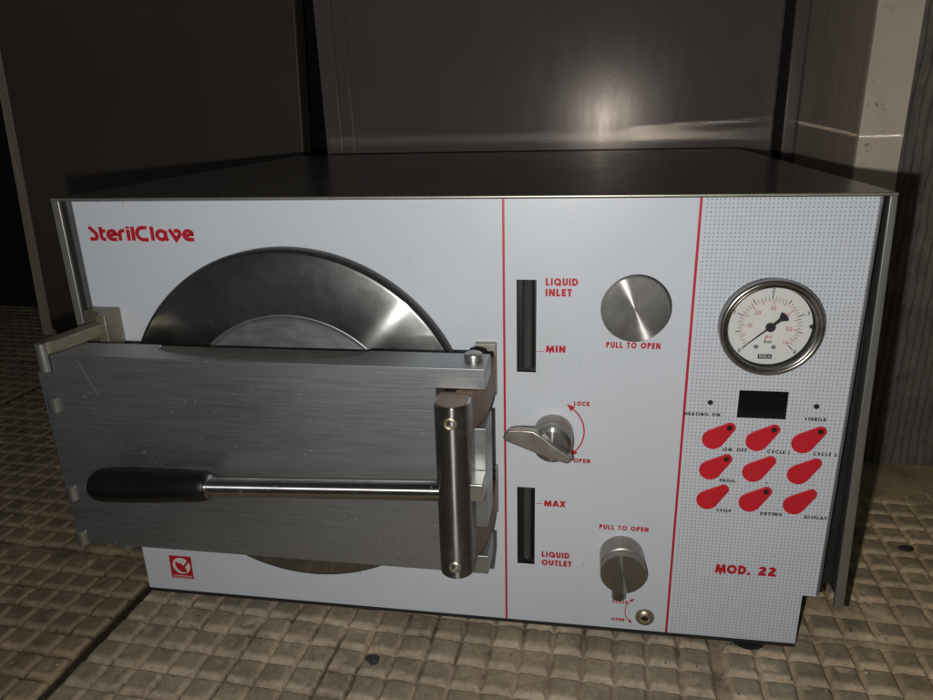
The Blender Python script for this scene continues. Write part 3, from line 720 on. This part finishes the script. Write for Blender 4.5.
och_flash = s.math('MULTIPLY', s.ramp(geo.outputs[0], .40, .70), s.ramp(s.noise(9, 4), .3, .6, .35, .8))  # ochre tone, with stronger flash light painted in towards the right
c = s.mix(och_flash, c, s.mix(1.0, c, (1.85, 1.65, 1.22), 'MULTIPLY'))
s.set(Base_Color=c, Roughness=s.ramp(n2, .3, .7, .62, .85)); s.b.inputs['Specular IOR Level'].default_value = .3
cellv = s.noise(34, 1, .4)
c = s.mix(1.0, c, s.mix(s.ramp(cellv, .32, .68), (.80, .79, .77), (1.16, 1.15, 1.12)), 'MULTIPLY')
n4 = s.noise(230, 4, .8)
c = s.mix(1.0, c, s.mix(s.ramp(n4, .30, .70), (.74, .73, .71), (1.26, 1.25, 1.22)), 'MULTIPLY')
stain = s.math('MULTIPLY', s.ramp(s.noise(7, 6, .75, None, .8), .58, .68), .40)
c = s.mix(stain, c, s.mix(1.0, c, (.50, .43, .36), 'MULTIPLY'))
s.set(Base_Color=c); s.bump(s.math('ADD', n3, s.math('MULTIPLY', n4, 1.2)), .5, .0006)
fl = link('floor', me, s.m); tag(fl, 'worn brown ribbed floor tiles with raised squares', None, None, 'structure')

# walls
s = NM('gloss_grey_paint')
n1 = s.noise(3, 4); n2 = s.noise(140, 3, .6); n3 = s.noise(20, 5, .6, s.mapping((3, 1, .6)))
c = s.mix(s.ramp(n1, .3, .7), (.132, .110, .104), (.158, .134, .127))
c = s.mix(s.ramp(s.vor(45), .02, .05, .5, 0), c, (.03, .028, .028))
s.set(Base_Color=c, Roughness=s.ramp(n3, .3, .7, .19, .25)); s.b.inputs['Specular IOR Level'].default_value = .30; s.b.inputs['Specular Tint'].default_value = (1, .86, .74, 1); s.bump(n2, .05, .0005); M['grey_paint'] = s.m
s = NM('dark_brown_paint'); n3 = s.noise(20, 5, .6, s.mapping((3, 1, .6)))
s.set(Base_Color=s.mix(s.ramp(s.noise(4), .3, .7), (.084, .066, .052), (.108, .088, .070)), Roughness=s.ramp(n3, .3, .7, .35, .45)); s.bump(s.noise(140), .10, .0006); M['brown_paint'] = s.m
M['void'] = plain('void_shade', (.004, .005, .004), .9)  # near-black colour stands in for the darkness of the unlit gap
s = NM('streaked_brown'); v = s.mapping((60, 60, 2.2)); n1 = s.noise(2.2, 6, .7, v); n2 = s.noise(25, 6, .7)
c = s.mix(s.ramp(n1, .3, .7), (.38, .30, .22), (.54, .44, .335)); c = s.mix(s.ramp(n2, .55, .75, 0, .5), c, (.40, .35, .30))
s.set(Base_Color=c, Roughness=.42); s.bump(n1, .25, .0008); M['streak'] = s.m
s = NM('beige_plaster'); n1 = s.noise(14, 6, .65); n2 = s.noise(70, 5, .7)
c = s.mix(s.ramp(n1, .3, .7), (.60, .50, .39), (.76, .65, .52)); c = s.mix(s.math('MULTIPLY', s.ramp(n2, .62, .70), s.ramp(s.noise(18, 2), .45, .6)), c, (.15, .11, .085))
s.set(Base_Color=c, Roughness=.7); s.bump(n2, .4, .001); M['beige'] = s.m
s = NM('ribbed_plaster'); n1 = s.noise(60, 6, .75, s.mapping((1, 1, .5))); n2 = s.noise(12, 4, .6)
c = s.mix(s.ramp(n1, .3, .7), (.09, .074, .056), (.24, .208, .165)); c = s.mix(s.ramp(n2, .4, .7, 0, .4), c, (.075, .068, .055))
s.set(Base_Color=c, Roughness=.85); s.bump(n1, .6, .002); M['rib'] = s.m

def slab(name, corners, th, mat, parent=None, bevel=.002, **k):
    """corners: 4 points of the front face (tl, tr, br, bl); thickness goes to +y"""
    bm = bmesh.new(); A = [bm.verts.new(p) for p in corners]; B = [bm.verts.new((p[0], p[1]+th, p[2])) for p in corners]
    bm.faces.new(A); bm.faces.new(B[::-1])
    for i in range(4): bm.faces.new((A[i], A[(i+1) % 4], B[(i+1) % 4], B[i]))
    o = bm_obj(name, bm, mat, parent, bevel=bevel); return o
# middle: glossy grey door leaf, turned slightly so its right side is nearer
yaw = math.tan(R(2.4)); wy = lambda x: .503-(x-.28)*yaw
ZT = .75
door = slab('metal_door', [(.0020-.010, wy(.0), ZT), (.5530, wy(.553), ZT), (.5610, wy(.561), FZ), (.0020, wy(.0), FZ)], .03, M['grey_paint'], None, .003)
tag(door, 'glossy dark grey metal door directly behind the autoclave', 'door')
slab('door_edge_fold', [(.0000-.010, wy(.0)-.004, ZT), (.0230-.010, wy(.02)-.004, ZT), (.0230, wy(.02)-.004, FZ), (.0000, wy(.0)-.004, FZ)], .0038, M['grey_paint'], door, .0015)
slab('door_edge_fold', [(.0330-.010, wy(.04)-.0025, ZT), (.0400-.010, wy(.04)-.0025, ZT), (.0400, wy(.04)-.0025, FZ), (.0330, wy(.04)-.0025, FZ)], .0023, M['grey_paint'], door, .001)
# jamb right of it
jm = slab('door_frame', [(.5650, .4930, ZT), (.5840, .4930, ZT), (.5840, .4930, FZ), (.5720, .4930, FZ)], .05, M['grey_paint'], None, .002)
tag(jm, 'narrow dark metal door frame between the grey door and the brown reveal', 'door frame')
# brown reveal (side face of the pillar) and beige front face
rv = slab('brown_reveal', [(.5845, .2960, ZT), (.6000, .2960, ZT), (.6000, .2960, FZ), (.5845, .2960, FZ)], .25, M['streak'], None, .002)
tag(rv, 'brown streaky side of the wall recess, right of the grey door', 'wall')
pl = slab('beige_pillar', [(.5830, .2900, ZT), (.6215, .2900, ZT), (.6225, .2900, FZ), (.5850, .2900, FZ)], .0055, M['beige'], None, .001)
tag(pl, 'narrow beige plaster strip between the brown recess side and the ribbed wall', 'wall')
# ribbed wall
bm = bmesh.new(); xs = np.arange(.6228, 1.45, .00105); zs = np.linspace(FZ-.002, ZT, 90)
Xg, Zg = np.meshgrid(xs, zs, indexing='ij')
ph = (Xg+(vnoise(Xg, Zg, .03, 21)-.5)*.004)/.0076
rib = np.abs(np.sin(ph*PI))**.8*.0030+(vnoise(Xg, Zg, .006, 22)-.5)*.0022+(vnoise(Xg, Zg, .0025, 23)-.5)*.001
Yg = .302-rib
co = np.stack([Xg, Yg, Zg], -1).reshape(-1, 3); a_, b_ = Xg.shape; ii = np.arange(a_*b_).reshape(a_, b_)
quad = np.stack([ii[:-1,:-1], ii[1:,:-1], ii[1:,1:], ii[:-1,1:]], -1).reshape(-1, 4).tolist()
me = bpy.data.meshes.new('ribbed_wall'); me.from_pydata(co.tolist(), [], quad)
bm.free(); bm = bmesh.new(); bm.from_mesh(me)
add_box(bm, .6228, 1.45, .3045, .45, FZ-.002, ZT)
bpy.data.meshes.remove(me); me = bpy.data.meshes.new('ribbed_wall'); bm.to_mesh(me); bm.free()
me.polygons.foreach_set('use_smooth', [len(p.vertices) == 4 and p.area < .001 for p in me.polygons])
rw = link('ribbed_wall', me, M['rib']); tag(rw, 'dark grey wall with fine vertical ribs at the right edge', 'wall')
# left: dark brown door further back, its left edge strip, black opening
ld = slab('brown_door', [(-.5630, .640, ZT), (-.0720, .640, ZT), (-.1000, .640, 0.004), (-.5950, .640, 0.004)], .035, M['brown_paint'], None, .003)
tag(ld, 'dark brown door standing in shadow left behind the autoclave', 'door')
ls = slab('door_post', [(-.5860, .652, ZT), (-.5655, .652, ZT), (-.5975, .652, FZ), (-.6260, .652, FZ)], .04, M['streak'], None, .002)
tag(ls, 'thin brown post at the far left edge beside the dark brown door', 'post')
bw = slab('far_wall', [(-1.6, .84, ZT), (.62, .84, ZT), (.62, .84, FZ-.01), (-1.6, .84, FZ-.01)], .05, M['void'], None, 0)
tag(bw, 'far wall, unlit gloom painted near-black, seen in the gap between the two doors', 'wall')

# loose bits on the floor
def pebble(name, loc, sc_, mat, label, seed, flatz=.5):
    bm = bmesh.new(); bmesh.ops.create_icosphere(bm, subdivisions=3, radius=1)
    r_ = np.random.default_rng(seed); dirs = r_.normal(size=(10, 3)); dirs /= np.linalg.norm(dirs, axis=1)[:, None]; cut = r_.uniform(.55, .85, 10)
    for v in bm.verts:
        p = np.array(v.co)
        for d, c in zip(dirs, cut):
            t = p@d
            if t > c: p = p-(t-c)*d
        v.co = (p[0]*sc_[0], p[1]*sc_[1], p[2]*sc_[2])
    o = bm_obj(name, bm, mat, None, smooth=25, loc=loc); tag(o, label, 'stone'); return o
pebble('stone_chip', (.1985, -.0450, FZ+.0014), (.0062, .0046, .0026), M['stone'], 'small dark grey stone chip on the tiles in front of the autoclave', 3)
pebble('stone_chip', (.6195, .1420, FZ+.0010), (.0068, .0040, .0024), plain('dark_chip', (.02,.014,.01), .7), 'small blackish chip on the tiles right of the autoclave', 5)
# fine grit scattered over the tiles
bm = bmesh.new()
for k in range(420):
    x = random.uniform(-.30, .85); y = random.uniform(-.14, .30)
    if 0 < x < .5 and y > 0: continue
    r_ = random.uniform(.00025, .0007)*(1.6 if random.random() < .08 else 1)
    m_ = Matrix.Translation((x, y, FZ+random.uniform(-.0008, .0001))) @ Matrix.Rotation(random.random()*6, 4, 'X') @ Matrix.Diagonal((r_, r_*.8, r_*.6, 1))
    bmesh.ops.create_icosphere(bm, subdivisions=1, radius=1, matrix=m_)
gr = bm_obj('grit', bm, plain('grit_pale', (.48,.45,.38), .6, var=.4, nscale=30), None); tag(gr, 'pale grit and crumbs scattered on the tiles', 'grit', None, 'stuff')

# ================================================================== CAMERA, LIGHT
Rm = ((0.9872203295908795, 0.15734483170587857, -0.025271026451638198), (0.02734981393389666, -0.3235084685062545, -0.9458299310565823), (-0.15699684238943115, 0.9330513784032272, -0.3236774887748013))
CP = Vector((0.3364020583764345, -0.427759154321188, 0.3585486965043781)); FPX = 702.62
cam = bpy.data.cameras.new('camera'); co_ = bpy.data.objects.new('camera', cam); COL.objects.link(co_)
cam.sensor_fit = 'HORIZONTAL'; cam.sensor_width = 36; cam.lens = 36*FPX/933; cam.clip_start = .01; cam.clip_end = 100
r0, r1, r2 = (Vector(r) for r in Rm)
m3 = Matrix((r0, -r1, -r2)).transposed()
co_.matrix_world = Matrix.Translation(CP) @ m3.to_4x4()
sc.camera = co_

fl_ = bpy.data.lights.new('flash', 'SPOT'); fo = bpy.data.objects.new('flash', fl_); COL.objects.link(fo)
fl_.energy = 5.6; fl_.spot_size = R(179); fl_.spot_blend = .30; fl_.color = (1.0, .985, .96); fl_.shadow_soft_size = .0035;
fo.location = (.3364-.024, -.428, .3585-.024)
aim = Vector((.62, .10, .20)); fo.rotation_euler = (aim-fo.location).to_track_quat('-Z', 'Y').to_euler()

def streak(name, x0, x1, y, z, slope, hgt, spread, power, sidew=0, roll=0):
    """added lamp standing in for flash light the front lip throws onto door and walls"""
    L = bpy.data.lights.new(name, 'AREA'); o = bpy.data.objects.new(name, L); COL.objects.link(o)
    L.shape = 'RECTANGLE'; L.size = x1-x0; L.size_y = hgt; L.energy = power; L.spread = R(spread); L.color = (1, .95, .88)
    o.location = ((x0+x1)/2, y, z); o.rotation_euler = Vector((sidew, 1, slope)).to_track_quat('-Z', 'Y').to_euler()
    if roll: o.rotation_euler = (Matrix.Rotation(R(-roll), 3, 'Y') @ o.rotation_euler.to_matrix()).to_euler()
streak('lip_glint_standin', .30, .575, .03, .3118, .046, .0014, .9, .00042, 0, 3.0)  # added area lamps, imitating the flash reflection off the cover
streak('wall_glint_standin', .583, .625, .03, .3125, .053, .0012, .6, .00010)
streak('top_glint_standin', .0, .57, .06, .3140, .019, .010, 1.6, .0022)
streak('side_glint_standin', .33, .43, .03, .3125, .050, .0014, .6, .00050, .55)

w = bpy.data.worlds.new('World'); sc.world = w; w.use_nodes = True
w.node_tree.nodes['Background'].inputs[0].default_value = (.88, .93, 1, 1); w.node_tree.nodes['Background'].inputs[1].default_value = .045

sc.view_settings.view_transform = 'Standard'; sc.view_settings.look = 'None'; sc.view_settings.gamma = 1; sc.view_settings.exposure = 0
sc.render.engine = 'CYCLES'
cy = sc.cycles; cy.use_denoising = True; cy.max_bounces = 8; cy.glossy_bounces = 5; cy.sample_clamp_indirect = 4; cy.caustics_reflective = True; cy.blur_glossy = .5
